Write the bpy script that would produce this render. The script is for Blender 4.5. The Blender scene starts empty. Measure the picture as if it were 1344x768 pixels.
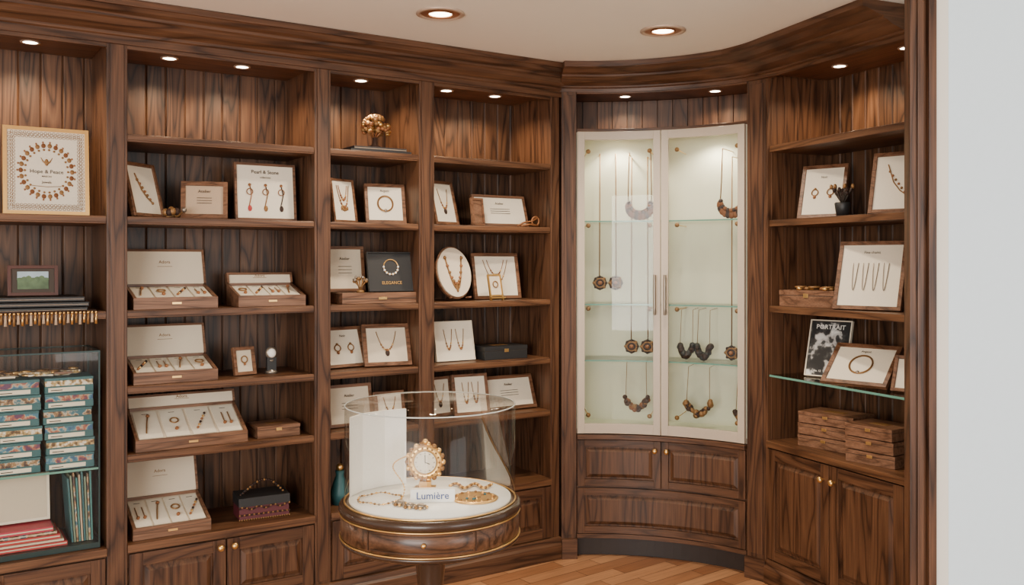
import bpy, math, random
from mathutils import Matrix, Vector
random.seed(7)
scene = bpy.context.scene
T = Matrix.Translation
def R(a, ax): return Matrix.Rotation(math.radians(a), 4, ax)

# ------------------------------------------------------------------ materials
def nm(name):
    m = bpy.data.materials.new(name); m.use_nodes = True
    nt = m.node_tree
    return m, nt, nt.nodes['Principled BSDF']
def simple(name, col, rough=.5, metal=0, bump=0, bscale=200, spec=.5, var=0):
    m, nt, b = nm(name)
    b.inputs['Base Color'].default_value = (*col, 1)
    b.inputs['Roughness'].default_value = rough
    b.inputs['Metallic'].default_value = metal
    b.inputs['Specular IOR Level'].default_value = spec
    tc = nt.nodes.new('ShaderNodeTexCoord')
    n = nt.nodes.new('ShaderNodeTexNoise'); n.inputs['Scale'].default_value = bscale
    nt.links.new(tc.outputs['Object'], n.inputs['Vector'])
    mx = nt.nodes.new('ShaderNodeMix'); mx.data_type = 'RGBA'
    v = var if var else .06
    mx.inputs['A'].default_value = (*[c*(1-v) for c in col], 1)
    mx.inputs['B'].default_value = (*[min(1, c*(1+v)) for c in col], 1)
    nt.links.new(n.outputs['Fac'], mx.inputs['Factor'])
    nt.links.new(mx.outputs['Result'], b.inputs['Base Color'])
    if bump:
        bp = nt.nodes.new('ShaderNodeBump'); bp.inputs['Strength'].default_value = bump
        bp.inputs['Distance'].default_value = .002
        nt.links.new(n.outputs['Fac'], bp.inputs['Height']); nt.links.new(bp.outputs['Normal'], b.inputs['Normal'])
    return m
def printm(name, stops, scale=30, rough=.5):
    """blotchy printed picture: noise through a colour ramp"""
    m, nt, b = nm(name)
    tc = nt.nodes.new('ShaderNodeTexCoord'); n = nt.nodes.new('ShaderNodeTexNoise'); n.inputs['Scale'].default_value = scale; n.inputs['Detail'].default_value = 3
    nt.links.new(tc.outputs['Object'], n.inputs['Vector'])
    rp = nt.nodes.new('ShaderNodeValToRGB'); rp.color_ramp.interpolation = 'LINEAR'
    e = rp.color_ramp.elements; e[0].position = stops[0][0]; e[0].color = (*stops[0][1], 1); e[1].position = stops[-1][0]; e[1].color = (*stops[-1][1], 1)
    for p, c in stops[1:-1]: x = e.new(p); x.color = (*c, 1)
    nt.links.new(n.outputs['Fac'], rp.inputs[0]); nt.links.new(rp.outputs[0], b.inputs['Base Color']); b.inputs['Roughness'].default_value = rough
    return m
def wood(name, cols, axis='Z', plank=0, rough=.42, sc=1.0, rings=9):
    m, nt, b = nm(name); N = nt.nodes.new; L = nt.links.new
    tc = N('ShaderNodeTexCoord'); vec = tc.outputs['Object']
    pr = None
    if plank:
        sp = N('ShaderNodeSeparateXYZ'); L(vec, sp.inputs[0])
        d = N('ShaderNodeMath'); d.operation = 'DIVIDE'; d.inputs[1].default_value = plank; L(sp.outputs['X'], d.inputs[0])
        fl = N('ShaderNodeMath'); fl.operation = 'FLOOR'; L(d.outputs[0], fl.inputs[0])
        wn = N('ShaderNodeTexWhiteNoise'); wn.noise_dimensions = '1D'; L(fl.outputs[0], wn.inputs['W'])
        vs = N('ShaderNodeVectorMath'); vs.operation = 'SCALE'; vs.inputs['Scale'].default_value = 9; L(wn.outputs['Color'], vs.inputs[0])
        va = N('ShaderNodeVectorMath'); va.operation = 'ADD'; L(vec, va.inputs[0]); L(vs.outputs[0], va.inputs[1])
        vec = va.outputs[0]; pr = wn.outputs['Value']
    def mp(s):
        k = N('ShaderNodeMapping'); k.inputs['Scale'].default_value = s; L(vec, k.inputs['Vector']); return k.outputs[0]
    a, c = 8*sc, .75*sc
    n1 = N('ShaderNodeTexNoise'); n1.inputs['Scale'].default_value = 1; n1.inputs['Detail'].default_value = 2; n1.inputs['Distortion'].default_value = .3
    L(mp({'Z': (a, a, c), 'X': (c, a, a), 'Y': (a, c, a), 'H': (1.3, 1.3, 14)}[axis]), n1.inputs['Vector'])
    mu = N('ShaderNodeMath'); mu.operation = 'MULTIPLY'; mu.inputs[1].default_value = rings; L(n1.outputs['Fac'], mu.inputs[0])
    pp = N('ShaderNodeMath'); pp.operation = 'PINGPONG'; pp.inputs[1].default_value = .5; L(mu.outputs[0], pp.inputs[0])
    rp = N('ShaderNodeValToRGB'); L(pp.outputs[0], rp.inputs['Fac'])
    e = rp.color_ramp.elements
    e[0].position = 0; e[0].color = (*cols[0], 1); e[1].position = .5; e[1].color = (*cols[2], 1)
    x = e.new(.14); x.color = (*cols[1], 1)
    n2 = N('ShaderNodeTexNoise'); n2.inputs['Scale'].default_value = 1; n2.inputs['Detail'].default_value = 2
    f, g = 170*sc, 5*sc
    L(mp({'Z': (f, f, g), 'X': (g, f, f), 'Y': (f, g, f), 'H': (9, 9, f)}[axis]), n2.inputs['Vector'])
    mr = N('ShaderNodeMapRange'); mr.inputs['From Min'].default_value = .3; mr.inputs['From Max'].default_value = .7
    mr.inputs['To Min'].default_value = .66; mr.inputs['To Max'].default_value = 1.15; L(n2.outputs['Fac'], mr.inputs['Value'])
    val = mr.outputs[0]
    if pr is not None:
        m3 = N('ShaderNodeMapRange'); m3.inputs['To Min'].default_value = .78; m3.inputs['To Max'].default_value = 1.2; L(pr, m3.inputs['Value'])
        mm = N('ShaderNodeMath'); mm.operation = 'MULTIPLY'; L(val, mm.inputs[0]); L(m3.outputs[0], mm.inputs[1]); val = mm.outputs[0]
    vs2 = N('ShaderNodeVectorMath'); vs2.operation = 'SCALE'; L(rp.outputs['Color'], vs2.inputs[0]); L(val, vs2.inputs['Scale'])
    L(vs2.outputs[0], b.inputs['Base Color'])
    b.inputs['Roughness'].default_value = rough
    b.inputs['Specular IOR Level'].default_value = .38
    bp = N('ShaderNodeBump'); bp.inputs['Strength'].default_value = .25; bp.inputs['Distance'].default_value = .001
    L(n2.outputs['Fac'], bp.inputs['Height']); L(bp.outputs['Normal'], b.inputs['Normal'])
    return m
def emis(name, col, s):
    m, nt, b = nm(name)
    b.inputs['Base Color'].default_value = (*col, 1)
    b.inputs['Emission Color'].default_value = (*col, 1); b.inputs['Emission Strength'].default_value = s
    return m
def glassm(name, tint=(1, 1, 1), refl=1.0):
    m, nt, b = nm(name); nt.nodes.remove(b); N = nt.nodes.new; L = nt.links.new
    o = nt.nodes['Material Output']
    t = N('ShaderNodeBsdfTransparent'); t.inputs[0].default_value = (*tint, 1)
    g = N('ShaderNodeBsdfGlossy'); g.inputs['Roughness'].default_value = .02
    fr = N('ShaderNodeFresnel'); fr.inputs['IOR'].default_value = 1.45
    mu = N('ShaderNodeMath'); mu.operation = 'MULTIPLY'; mu.inputs[1].default_value = refl; L(fr.outputs[0], mu.inputs[0])
    mx = N('ShaderNodeMixShader'); L(mu.outputs[0], mx.inputs[0]); L(t.outputs[0], mx.inputs[1]); L(g.outputs[0], mx.inputs[2])
    L(mx.outputs[0], o.inputs['Surface'])
    return m

DK = [(.032, .0128, .0058), (.080, .034, .0160), (.116, .052, .0250)]
WZ = wood('walnut_vertical', DK, 'Z')
WX = wood('walnut_horizontal', DK, 'X')
WH = wood('walnut_curved', [(.046, .019, .009), (.086, .037, .017), (.115, .051, .025)], 'H', rings=6)
PL = wood('walnut_planks', [(.022, .0092, .0042), (.068, .0295, .0138), (.112, .052, .0250)], 'Z', plank=.0805, rings=12, sc=1.0)
SH = wood('walnut_shelf', [(.052, .021, .009), (.105, .045, .020), (.150, .068, .031)], 'X')
BX = wood('box_walnut', [(.095, .043, .022), (.165, .080, .044), (.22, .110, .063)], 'X', sc=2, rings=6)
FRW = wood('frame_walnut', [(.08, .034, .015), (.145, .064, .031), (.20, .093, .048)], 'X', sc=2, rings=6)
PED = wood('pedestal_walnut', [(.03, .014, .007), (.085, .038, .019), (.13, .060, .031)], 'X', rough=.28)
PEDD = simple('pedestal_dark_lacquer', (.042, .021, .012), .25)
KICK = simple('dark_toe_kick', (.022, .012, .008), .5)
CREAM = simple('cream_velvet', (.68, .58, .44), .85, bump=.2, bscale=400)
WHT = simple('white_card', (.75, .67, .53), .7)
PAPER = simple('paper_ivory', (.60, .51, .38), .8)
TAN = simple('tan_linen', (.46, .33, .22), .85, bump=.3, bscale=500)
SNOW = simple('white_lacquer', (.88, .86, .80), .4)
GOLD = simple('gold', (.78, .48, .17), .3, .9)
DGOLD = simple('antique_gold', (.24, .12, .04), .5, .4)
COP = simple('copper_bronze', (.28, .11, .04), .45, .3)
SIL = simple('steel_silver', (.30, .25, .20), .35, .7)
BLK = simple('black_leather', (.014, .014, .015), .5)
INK = simple('ink_dark', (.05, .035, .025), .7)
BEAD = simple('dark_beads', (.032, .015, .010), .6, spec=.3)
AMBER = simple('amber_beads', (.17, .06, .018), .6, spec=.3)
TEAL = simple('teal_cloth', (.026, .105, .115), .45)
RED = simple('red_cloth', (.40, .03, .03), .55)
BURG = simple('burgundy_leather', (.10, .016, .022), .5)
GREENP = simple('landscape_print', (.10, .16, .08), .6, var=.8, bscale=25)
BLUEP = simple('sky_print', (.35, .45, .5), .6, var=.2, bscale=25)
COLP = printm('floral_print', [(.36, (.03, .08, .17)), (.44, (.06, .20, .26)), (.49, (.45, .36, .25)), (.54, (.36, .11, .05)), (.62, (.10, .03, .08))], 34)
COLQ = printm('ornate_print', [(.38, (.05, .03, .03)), (.47, (.30, .17, .07)), (.53, (.50, .43, .32)), (.6, (.04, .13, .17))], 38)
COLR = printm('gold_print', [(.38, (.10, .05, .02)), (.5, (.50, .33, .12)), (.6, (.75, .7, .6))], 60)
BLKP = printm('monochrome_print', [(.44, (.012, .012, .013)), (.50, (.05, .05, .05)), (.53, (.45, .44, .42)), (.60, (.7, .69, .66))], 14)
DOORF = simple('door_taupe_lacquer', (.48, .40, .31), .4)
CABIN = simple('cabinet_interior_cream', (.60, .60, .47), .6)
GLASS = glassm('clear_glass', (.99, .995, .985), .4)
GLSH = glassm('glass_shelf_face', (.955, .985, .965), .6)
GEDGE = simple('glass_green_edge', (.12, .29, .23), .2)
CASEG = simple('case_dark_metal', (.03, .05, .048), .35, .5)
WALLW = simple('wall_paint_white', (.73, .87, .96), .8, bump=.05, bscale=60, var=.02)
WALLC = simple('wall_paint_cream', (.80, .76, .66), .8, var=.02)
CEIL = simple('ceiling_paint', (.90, .88, .79), .9, var=.01, bscale=20)
LAMP = emis('lamp_glow', (1, .86, .66), 16)
LENS = simple('downlight_reflector', (.42, .2, .11), .3, .7)
RIM = simple('downlight_rim', (.55, .42, .32), .4, .3)

def floor_mat():
    m, nt, b = nm('parquet_floor'); N = nt.nodes.new; L = nt.links.new
    tc = N('ShaderNodeTexCoord'); mp = N('ShaderNodeMapping'); mp.inputs['Rotation'].default_value = (0, 0, math.radians(-38))
    L(tc.outputs['Object'], mp.inputs['Vector'])
    br = N('ShaderNodeTexBrick'); br.inputs['Scale'].default_value = 1
    br.inputs['Brick Width'].default_value = .45; br.inputs['Row Height'].default_value = .085
    br.inputs['Mortar Size'].default_value = .002; br.offset = .37
    br.inputs['Color1'].default_value = (.27, .11, .046, 1); br.inputs['Color2'].default_value = (.50, .25, .12, 1)
    br.inputs['Mortar'].default_value = (.08, .035, .015, 1)
    L(mp.outputs[0], br.inputs['Vector'])
    m2 = N('ShaderNodeMapping'); m2.inputs['Scale'].default_value = (4, 60, 60); L(mp.outputs[0], m2.inputs['Vector'])
    n = N('ShaderNodeTexNoise'); n.inputs['Scale'].default_value = 1; n.inputs['Detail'].default_value = 4; L(m2.outputs[0], n.inputs['Vector'])
    mr = N('ShaderNodeMapRange'); mr.inputs['To Min'].default_value = .6; mr.inputs['To Max'].default_value = 1.4; L(n.outputs['Fac'], mr.inputs['Value'])
    vs = N('ShaderNodeVectorMath'); vs.operation = 'SCALE'; L(br.outputs['Color'], vs.inputs[0]); L(mr.outputs[0], vs.inputs['Scale'])
    L(vs.outputs[0], b.inputs['Base Color']); b.inputs['Roughness'].default_value = .35
    return m
FLOOR = floor_mat()

# ------------------------------------------------------------------ mesh builder
_txt = {}
def text_geo(s):
    if s not in _txt:
        c = bpy.data.curves.new('t', 'FONT'); c.body = s; c.size = 1; c.align_x = 'CENTER'; c.resolution_u = 2; c.extrude = .01; c.offset = .008
        o = bpy.data.objects.new('t', c); scene.collection.objects.link(o)
        bpy.context.view_layer.update()
        me = bpy.data.meshes.new_from_object(o.evaluated_get(bpy.context.evaluated_depsgraph_get()))
        _txt[s] = ([v.co.copy() for v in me.vertices], [tuple(p.vertices) for p in me.polygons])
        bpy.data.objects.remove(o); bpy.data.curves.remove(c); bpy.data.meshes.remove(me)
    return _txt[s]
class MB:
    def __init__(s): s.v = []; s.f = []; s.m = []; s.sm = []; s.mats = []; s.M = Matrix.Identity(4)
    def mi(s, mat):
        if mat not in s.mats: s.mats.append(mat)
        return s.mats.index(mat)
    def add(s, vs, fs, mat, smooth=False):
        b = len(s.v); M = s.M
        s.v += [M @ Vector(v) for v in vs]
        k = s.mi(mat)
        for f in fs: s.f.append(tuple(i+b for i in f)); s.m.append(k); s.sm.append(smooth)
    def box(s, x0, x1, y0, y1, z0, z1, mat, nx=1):
        if nx == 1:
            vs = [(x, y, z) for x in (x0, x1) for y in (y0, y1) for z in (z0, z1)]
            s.add(vs, [(0, 1, 3, 2), (4, 6, 7, 5), (0, 4, 5, 1), (2, 3, 7, 6), (0, 2, 6, 4), (1, 5, 7, 3)], mat); return
        s.prism([(y0, z0), (y1, z0), (y1, z1), (y0, z1)], x0, x1, mat, nx)
    def prism(s, prof, x0, x1, mat, nx=1):
        n = len(prof); vs = []
        for i in range(nx+1):
            x = x0+(x1-x0)*i/nx
            vs += [(x, p[0], p[1]) for p in prof]
        fs = []
        for i in range(nx):
            for j in range(n): fs.append((i*n+j, i*n+(j+1) % n, (i+1)*n+(j+1) % n, (i+1)*n+j))
        fs.append(tuple(range(n))[::-1]); fs.append(tuple(nx*n+j for j in range(n)))
        s.add(vs, fs, mat)
    def lathe(s, prof, mat, c=(0, 0, 0), n=48, smooth=True):
        vs = []; k = len(prof)
        for i in range(n):
            a = 2*math.pi*i/n
            for r, z in prof: vs.append((c[0]+r*math.cos(a), c[1]+r*math.sin(a), c[2]+z))
        fs = [(i*k+j, ((i+1) % n)*k+j, ((i+1) % n)*k+j+1, i*k+j+1) for i in range(n) for j in range(k-1)]
        s.add(vs, fs, mat, smooth)
    def disc(s, c, r, z, mat, n=32): s.add([(c[0]+r*math.cos(2*math.pi*i/n), c[1]+r*math.sin(2*math.pi*i/n), z) for i in range(n)], [tuple(range(n))], mat)
    def cyl(s, p0, p1, r, mat, n=10, r1=None): s.tube([p0, p1], r, mat, n, r1=r1)
    def tube(s, pts, r, mat, n=5, closed=False, r1=None):
        pts = [Vector(p) for p in pts]; k = len(pts); vs = []; up = None
        for i, p in enumerate(pts):
            if closed: t = pts[(i+1) % k]-pts[i-1]
            else: t = pts[min(i+1, k-1)]-pts[max(i-1, 0)]
            if t.length < 1e-9: t = Vector((0, 0, 1))
            t.normalize()
            if up is None: up = t.orthogonal().normalized()
            else:
                up = up-t*up.dot(t)
                up = up.normalized() if up.length > 1e-6 else t.orthogonal().normalized()
            w = t.cross(up)
            rr = r if r1 is None else r+(r1-r)*i/(k-1)
            for j in range(n):
                a = 2*math.pi*j/n; vs.append(p+(up*math.cos(a)+w*math.sin(a))*rr)
        fs = []
        for i in range(k if closed else k-1):
            q = (i+1) % k
            for j in range(n): fs.append((i*n+j, i*n+(j+1) % n, q*n+(j+1) % n, q*n+j))
        if not closed: fs.append(tuple(range(n))[::-1]); fs.append(tuple((k-1)*n+j for j in range(n)))
        s.add(vs, fs, mat, True)
    def ball(s, c, r, mat, n=8):
        if not hasattr(r, '__len__'): r = (r, r, r)
        vs = [(c[0], c[1], c[2]-r[2])]; h = max(4, n//2+1)
        for i in range(1, h):
            ph = math.pi*i/h
            for j in range(n):
                a = 2*math.pi*j/n; vs.append((c[0]+r[0]*math.sin(ph)*math.cos(a), c[1]+r[1]*math.sin(ph)*math.sin(a), c[2]-r[2]*math.cos(ph)))
        vs.append((c[0], c[1], c[2]+r[2])); fs = []
        for j in range(n): fs.append((0, 1+(j+1) % n, 1+j))
        for i in range(h-2):
            for j in range(n):
                a = 1+i*n; fs.append((a+j, a+(j+1) % n, a+n+(j+1) % n, a+n+j))
        a = 1+(h-2)*n
        for j in range(n): fs.append((a+j, a+(j+1) % n, len(vs)-1))
        s.add(vs, fs, mat, True)
    def ring(s, c, Rr, r, mat, plane='xz', n=24, m=5, sq=1):
        pts = []
        for i in range(n):
            a = 2*math.pi*i/n; u, w = Rr*math.cos(a), Rr*sq*math.sin(a)
            pts.append({'xz': (c[0]+u, c[1], c[2]+w), 'xy': (c[0]+u, c[1]+w, c[2])}[plane])
        s.tube(pts, r, mat, m, closed=True)
    def text(s, t, size, x, y, z, mat):
        vs, fs = text_geo(t)
        s.add([(x+v.x*size, y-v.z*size*.5, z+v.y*size) for v in vs], fs, mat)
    def arcbox(s, c, r0, r1, a0, a1, z0, z1, mat, n=16):
        vs = []
        for i in range(n+1):
            a = math.radians(a0+(a1-a0)*i/n); cx, sy = math.cos(a), math.sin(a)
            for r, z in ((r0, z0), (r1, z0), (r1, z1), (r0, z1)): vs.append((c[0]+r*cx, c[1]+r*sy, z))
        fs = [(i*4+j, i*4+(j+1) % 4, (i+1)*4+(j+1) % 4, (i+1)*4+j) for i in range(n) for j in range(4)]
        fs += [(0, 1, 2, 3), tuple(n*4+j for j in range(4))]
        s.add(vs, fs, mat)
    def sweep(s, path, prof, mat, scale=None):
        k = len(path); n = len(prof); vs = []
        for i in range(k):
            p = Vector(path[i]).to_2d()
            d0 = (Vector(path[i])-Vector(path[max(i-1, 0)])).to_2d(); d1 = (Vector(path[min(i+1, k-1)])-Vector(path[i])).to_2d()
            if i == 0: d0 = d1
            if i == k-1: d1 = d0
            d0.normalize(); d1.normalize(); t = (d0+d1).normalized(); nrm = Vector((t.y, -t.x)); sc = 1/max(.3, t.dot(d1))
            if scale: sc *= scale[i]
            for o, z in prof: q = p+nrm*o*sc; vs.append((q.x, q.y, z))
        fs = [(i*n+j, i*n+(j+1) % n, (i+1)*n+(j+1) % n, (i+1)*n+j) for i in range(k-1) for j in range(n)]
        fs += [tuple(range(n)), tuple((k-1)*n+j for j in range(n))]
        s.add(vs, fs, mat)
    def build(s, name, M=None, bevel=0, warp=None, parent=None):
        vs = [warp(v) for v in s.v] if warp else s.v
        me = bpy.data.meshes.new(name); me.from_pydata([tuple(v) for v in vs], [], s.f)
        for m in s.mats: me.materials.append(m)
        me.polygons.foreach_set('material_index', s.m); me.polygons.foreach_set('use_smooth', s.sm)
        import bmesh
        bm = bmesh.new(); bm.from_mesh(me); bmesh.ops.recalc_face_normals(bm, faces=bm.faces); bm.to_mesh(me); bm.free()
        me.update()
        o = bpy.data.objects.new(name, me); scene.collection.objects.link(o)
        if M is not None: o.matrix_world = M
        if bevel:
            b = o.modifiers.new('Bevel', 'BEVEL'); b.width = bevel; b.segments = 2; b.limit_method = 'ANGLE'; b.angle_limit = math.radians(50)
        if parent: 
            o.parent = parent; o.matrix_parent_inverse = parent.matrix_world.inverted()
        return o

# ------------------------------------------------------------------ frames of reference
CEZ = 2.495
ML = T((.185, 4.615, 0)) @ R(math.degrees(math.atan2(.5435, .8394)), 'Z')
MR = T((1.204, 4.295, 0)) @ R(math.degrees(math.atan2(-.9181, .3963)), 'Z')
CC = Vector((.4096, 3.585)); CR = 1.069; CA = math.radians(94.3)
def warp(v):
    a = CA - v.x/CR; r = CR+v.y
    return Vector((CC.x+r*math.cos(a), CC.y+r*math.sin(a), v.z))
D = .36

def planks(mb, x0, x1, y, z0, z1, mat, p=.0805, nx=None):
    xs = [x0]; k = math.ceil((x0+.006)/p)
    pts = [(x0, y)]
    while k*p < x1-.006:
        pts += [(k*p-.004, y), (k*p, y+.006), (k*p+.004, y)]; k += 1
    pts.append((x1, y)); n = len(pts)
    vs = [(a, b, z) for a, b in pts for z in (z0, z1)]
    fs = [(2*i, 2*i+1, 2*i+3, 2*i+2) for i in range(n-1)]
    mb.add(vs, fs, mat)
    mb.box(x0, x1, y+.008, y+.02, z0, z1, mat, nx or 1)
def panel(mb, x0, x1, z0, z1, y=0, fw=.05, nx=1, knob=None, hz=None):
    f = y-.018; hz = hz or WX
    mb.box(x0, x0+fw, f, y, z0, z1, WZ); mb.box(x1-fw, x1, f, y, z0, z1, WZ)
    mb.box(x0+fw, x1-fw, f, y, z0, z0+fw, hz, nx); mb.box(x0+fw, x1-fw, f, y, z1-fw, z1, hz, nx)
    mb.box(x0+fw, x1-fw, y-.006, y, z0+fw, z1-fw, WZ, nx)
    a0, a1, b0, b1 = x0+fw+.008, x1-fw-.008, z0+fw+.008, z1-fw-.008; q = .018
    n = nx; vs = []
    for i in range(n+1):
        t = i/n
        vs += [(a0+(a1-a0)*t, y-.006, b0), (a0+q+(a1-a0-2*q)*t, y-.015, b0+q), (a0+q+(a1-a0-2*q)*t, y-.015, b1-q), (a0+(a1-a0)*t, y-.006, b1)]
    fs = [(i*4+j, i*4+j+1, i*4+5+j, i*4+4+j) for i in range(n) for j in range(3)] + [(0, 1, 2, 3), (n*4, n*4+1, n*4+2, n*4+3)]
    mb.add(vs, fs, WZ)
    if knob:
        kx, kz = knob
        mb.cyl((kx, f, kz), (kx, f-.018, kz), .005, GOLD, 10); mb.ball((kx, f-.022, kz), (.014, .011, .014), GOLD, 12)

# ------------------------------------------------------------------ room shell
def box_obj(name, x0, x1, y0, y1, z0, z1, mat, M=None):
    mb = MB(); mb.box(x0, x1, y0, y1, z0, z1, mat); return mb.build(name, M)
box_obj('floor', -6, 4, -3.5, 6, -.1, 0, FLOOR)
box_obj('ceiling', -6, 4, -3.5, 6, CEZ, CEZ+.1, CEIL)
box_obj('wall_left', -6.2, .40, .405, .5, 0, CEZ, WALLC, ML)
box_obj('wall_back', .15, 2.2, 5.16, 5.26, 0, CEZ, WALLC)
box_obj('wall_right', -.95, .95, .405, .5, 0, CEZ, WALLC, MR)
box_obj('wall_front', 1.372, 3.9, 2.88, 3.03, 0, CEZ, WALLW)

mb = MB()
mb.box(1.243, 1.262, 2.855, 2.90, 0, CEZ, WZ); mb.box(1.262, 1.300, 2.868, 2.90, 0, CEZ, WZ)
mb.box(1.300, 1.325, 2.850, 2.90, 0, CEZ, WZ); mb.box(1.270, 1.292, 2.862, 2.90, 0, CEZ, WZ)
mb.build('trim_1', bevel=.003)
mb = MB(); mb.box(1.325, 1.372, 2.872, 3.02, 0, CEZ, WALLC); mb.build('trim_2', bevel=.002)

# ------------------------------------------------------------------ left bookcase
SZ = [2.0, 1.68, 1.315, 1.02, .755]; CT = .41
UX0 = -2.86
stiles = [(UX0-.07, UX0), (-2.065, -1.991), (-1.2345, -1.1616), (-.7312, -.6519), (.0136, .066)]
bays = [(UX0, -2.065), (-1.991, -1.2345), (-1.1616, -.7312), (-.6519, .0136)]
mb = MB()
for a, b in stiles:
    mb.box(a, b, 0, .40, 0, 2.40, WZ)
    if b-a > .06: mb.box(a+.012, b-.012, -.006, 0, .12, 2.34, WZ)
for i, (a, b) in enumerate(bays):
    planks(mb, a, b, D, CT-.03, 2.36, PL)
    mb.box(a, b, .0, D, 2.345, 2.37, SH)
    mb.box(a, b, .0, .02, 2.325, 2.345, WX)
    for j, z in enumerate(SZ):
        if i == 0 and j in (0, 3, 4): continue
        mb.box(a, b, .008, D, z-.03, z, SH)
        mb.box(a, b, .004, .012, z-.024, z-.004, SH)
    mb.box(a, b, -.012, D, CT-.03, CT, SH)
    mb.box(a, b, .01, .03, .08, CT-.03, WX)
w2 = (-1.991-1.2345)/2
panel(mb, -1.985, w2-.003, .115, .372, .01, knob=(w2-.028, .345))
panel(mb, w2+.003, -1.24, .115, .372, .01, knob=(w2+.028, .345))
w1 = (UX0-2.065)/2
panel(mb, UX0+.006, w1-.003, .115, .372, .01, knob=(w1-.028, .345)); panel(mb, w1+.003, -2.071, .115, .372, .01, knob=(w1+.028, .345))
panel(mb, -1.155, -.738, .115, .372, .01, knob=(-.77, .345))
w4 = (-.6519+.0136)/2
panel(mb, -.646, w4-.003, .115, .372, .01, knob=(w4-.028, .345)); panel(mb, w4+.003, .008, .115, .372, .01, knob=(w4+.028, .345))
mb.box(UX0-.07, .066, 0, .4, 2.37, CEZ-.002, WX)
CROWN = [(0, 2.34), (.012, 2.34), (.012, 2.368), (.020, 2.374), (.020, 2.384), (.034, 2.392), (.05, 2.405), (.062, 2.424), (.070, 2.43), (.070, 2.44), (.088, 2.45), (.098, 2.466), (.105, 2.468), (.105, CEZ-.001), (0, CEZ-.001)]
mb.sweep([(UX0-.07, 0), (.075, 0)], CROWN, WX)
mb.sweep([(UX0-.07, 0), (.07, 0)], [(0, 0), (.028, 0), (.028, .075), (.018, .085), (.014, .105), (0, .11)], WX)
mb.build('bookcase', ML, bevel=.0018)

# ------------------------------------------------------------------ right bookcase
RZ = [2.05, 1.70, 1.298]; RG = .975; RC = .667; TE = .84
mb = MB()
mb.box(-.012, .0, -.004, .40, 0, 2.40, WZ); mb.box(TE, TE+.03, 0, .40, 0, 2.40, WZ)
planks(mb, 0, TE, D, RC-.03, 2.39, PL)
mb.box(0, TE, 0, D, 2.385, 2.41, SH); mb.box(0, TE, 0, .02, 2.370, 2.385, WX)
for k in range(1, 5):
    mb.box(0, .003, .012+.078*(k-1)+.003, .012+.078*k, RC, 2.38, WZ)
for z in RZ: mb.box(0, TE, .006, D, z-.03, z, SH)
mb.box(0.003, TE, .006, D-.01, RG-.010, RG, GLSH); mb.box(.003, TE, .003, .006, RG-.010, RG, GEDGE)
mb.box(0, TE, -.015, D, RC-.03, RC, SH)
mb.box(0, TE, .01, .03, .08, RC-.03, WX)
panel(mb, .004, .405, .115, .63, .01, knob=(.375, .565)); panel(mb, .411, .81, .115, .63, .01, knob=(.441, .565))
mb.box(0, TE+.03, 0, .4, 2.41, CEZ-.002, WX)
mb.sweep([(.0, 0), (TE, 0)], [(0, 0), (.028, 0), (.028, .075), (.018, .085), (.014, .105), (0, .11)], WX)
mb.build('bookcase', MR, bevel=.0018)

# curved crown, deepening towards the right bookcase (path corner-cut smoothed)
path = [(CC.x+CR*math.cos(math.radians(a)), CC.y+CR*math.sin(math.radians(a))) for a in [99.2-i*3.2 for i in range(17)]]
for t in (.07, .2, .35, .5, .67, TE): 
    p = MR @ Vector((t, 0, 0)); path.append((p.x, p.y))
for _ in range(2):
    q = [path[0]]
    for i in range(len(path)-1):
        (x0, y0), (x1, y1) = path[i], path[i+1]
        q += [(x0*.75+x1*.25, y0*.75+y1*.25), (x0*.25+x1*.75, y0*.25+y1*.75)]
    q.append(path[-1]); path = q
cum = [0]
for i in range(1, len(path)): cum.append(cum[-1]+math.dist(path[i], path[i-1]))
scl = [1.4+.9*(c/cum[-1])**1.2 for c in cum]
CR2 = [(-.01, 2.368), (.004, 2.368), (.006, 2.384), (.014, 2.388), (.014, 2.396), (.026, 2.402), (.040, 2.411), (.052, 2.426), (.060, 2.431), (.060, 2.440), (.076, 2.447), (.092, 2.460), (.100, 2.464), (.105, 2.467), (.105, CEZ-.001), (-.01, CEZ-.001)]
mb = MB(); mb.sweep(path, CR2, WH, scl); mb.build('trim_3')

# ------------------------------------------------------------------ corner cabinet (curved)
SL = .8627
mb = MB()
mb.box(-.078, -.002, 0, .36, 0, 2.38, WZ, 2); mb.box(-.064, -.016, -.006, 0, .12, 2.35, WZ, 2)
mb.box(SL+.002, SL+.108, 0, .36, 0, 2.38, WZ, 3); mb.box(SL+.02, SL+.088, -.006, 0, .12, 2.35, WZ, 3)
mb.box(0, SL, .0, .36, 2.385, 2.41, WH, 20); mb.box(-.078, SL+.108, .0, .36, 2.38, 2.384, WH, 20); mb.box(-.078, SL+.108, .0, .36, 2.41, CEZ-.002, WH, 20)
mb.box(0, SL, 0, .02, 2.360, 2.380, WH, 20)
CW = 14
for i in range(CW):
    x0 = SL*i/CW; x1 = SL*(i+1)/CW
    mb.box(x0+.0015, x1-.0015, .34, .355, .05, 2.379, WZ)
mb.box(0, SL, .352, .36, .05, 2.379, WZ, 20)
ZB, ZT = .655, 2.165
mb.box(.0, SL, .02, .33, ZT, ZT+.02, WH, 20)
mb.box(.0, SL, .012, .33, ZB-.025, ZB, DOORF, 20)
mb.box(.0, SL, -.024, .33, ZB-.05, ZB-.025, WH, 20)
mb.box(.0, .012, .004, .33, ZB, ZT, CABIN); mb.box(SL-.012, SL, .004, .33, ZB, ZT, CABIN)
mb.box(.012, SL-.012, .25, .262, ZB, ZT, CABIN, 20)
mb.box(.012, SL-.012, .01, .25, ZT-.008, ZT, CABIN, 20); mb.box(.012, SL-.012, .01, .25, ZB, ZB+.006, CABIN, 20)
mid = .4275
mb.box(0, SL, .01, .33, .10, ZB-.05, WH, 20)
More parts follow.
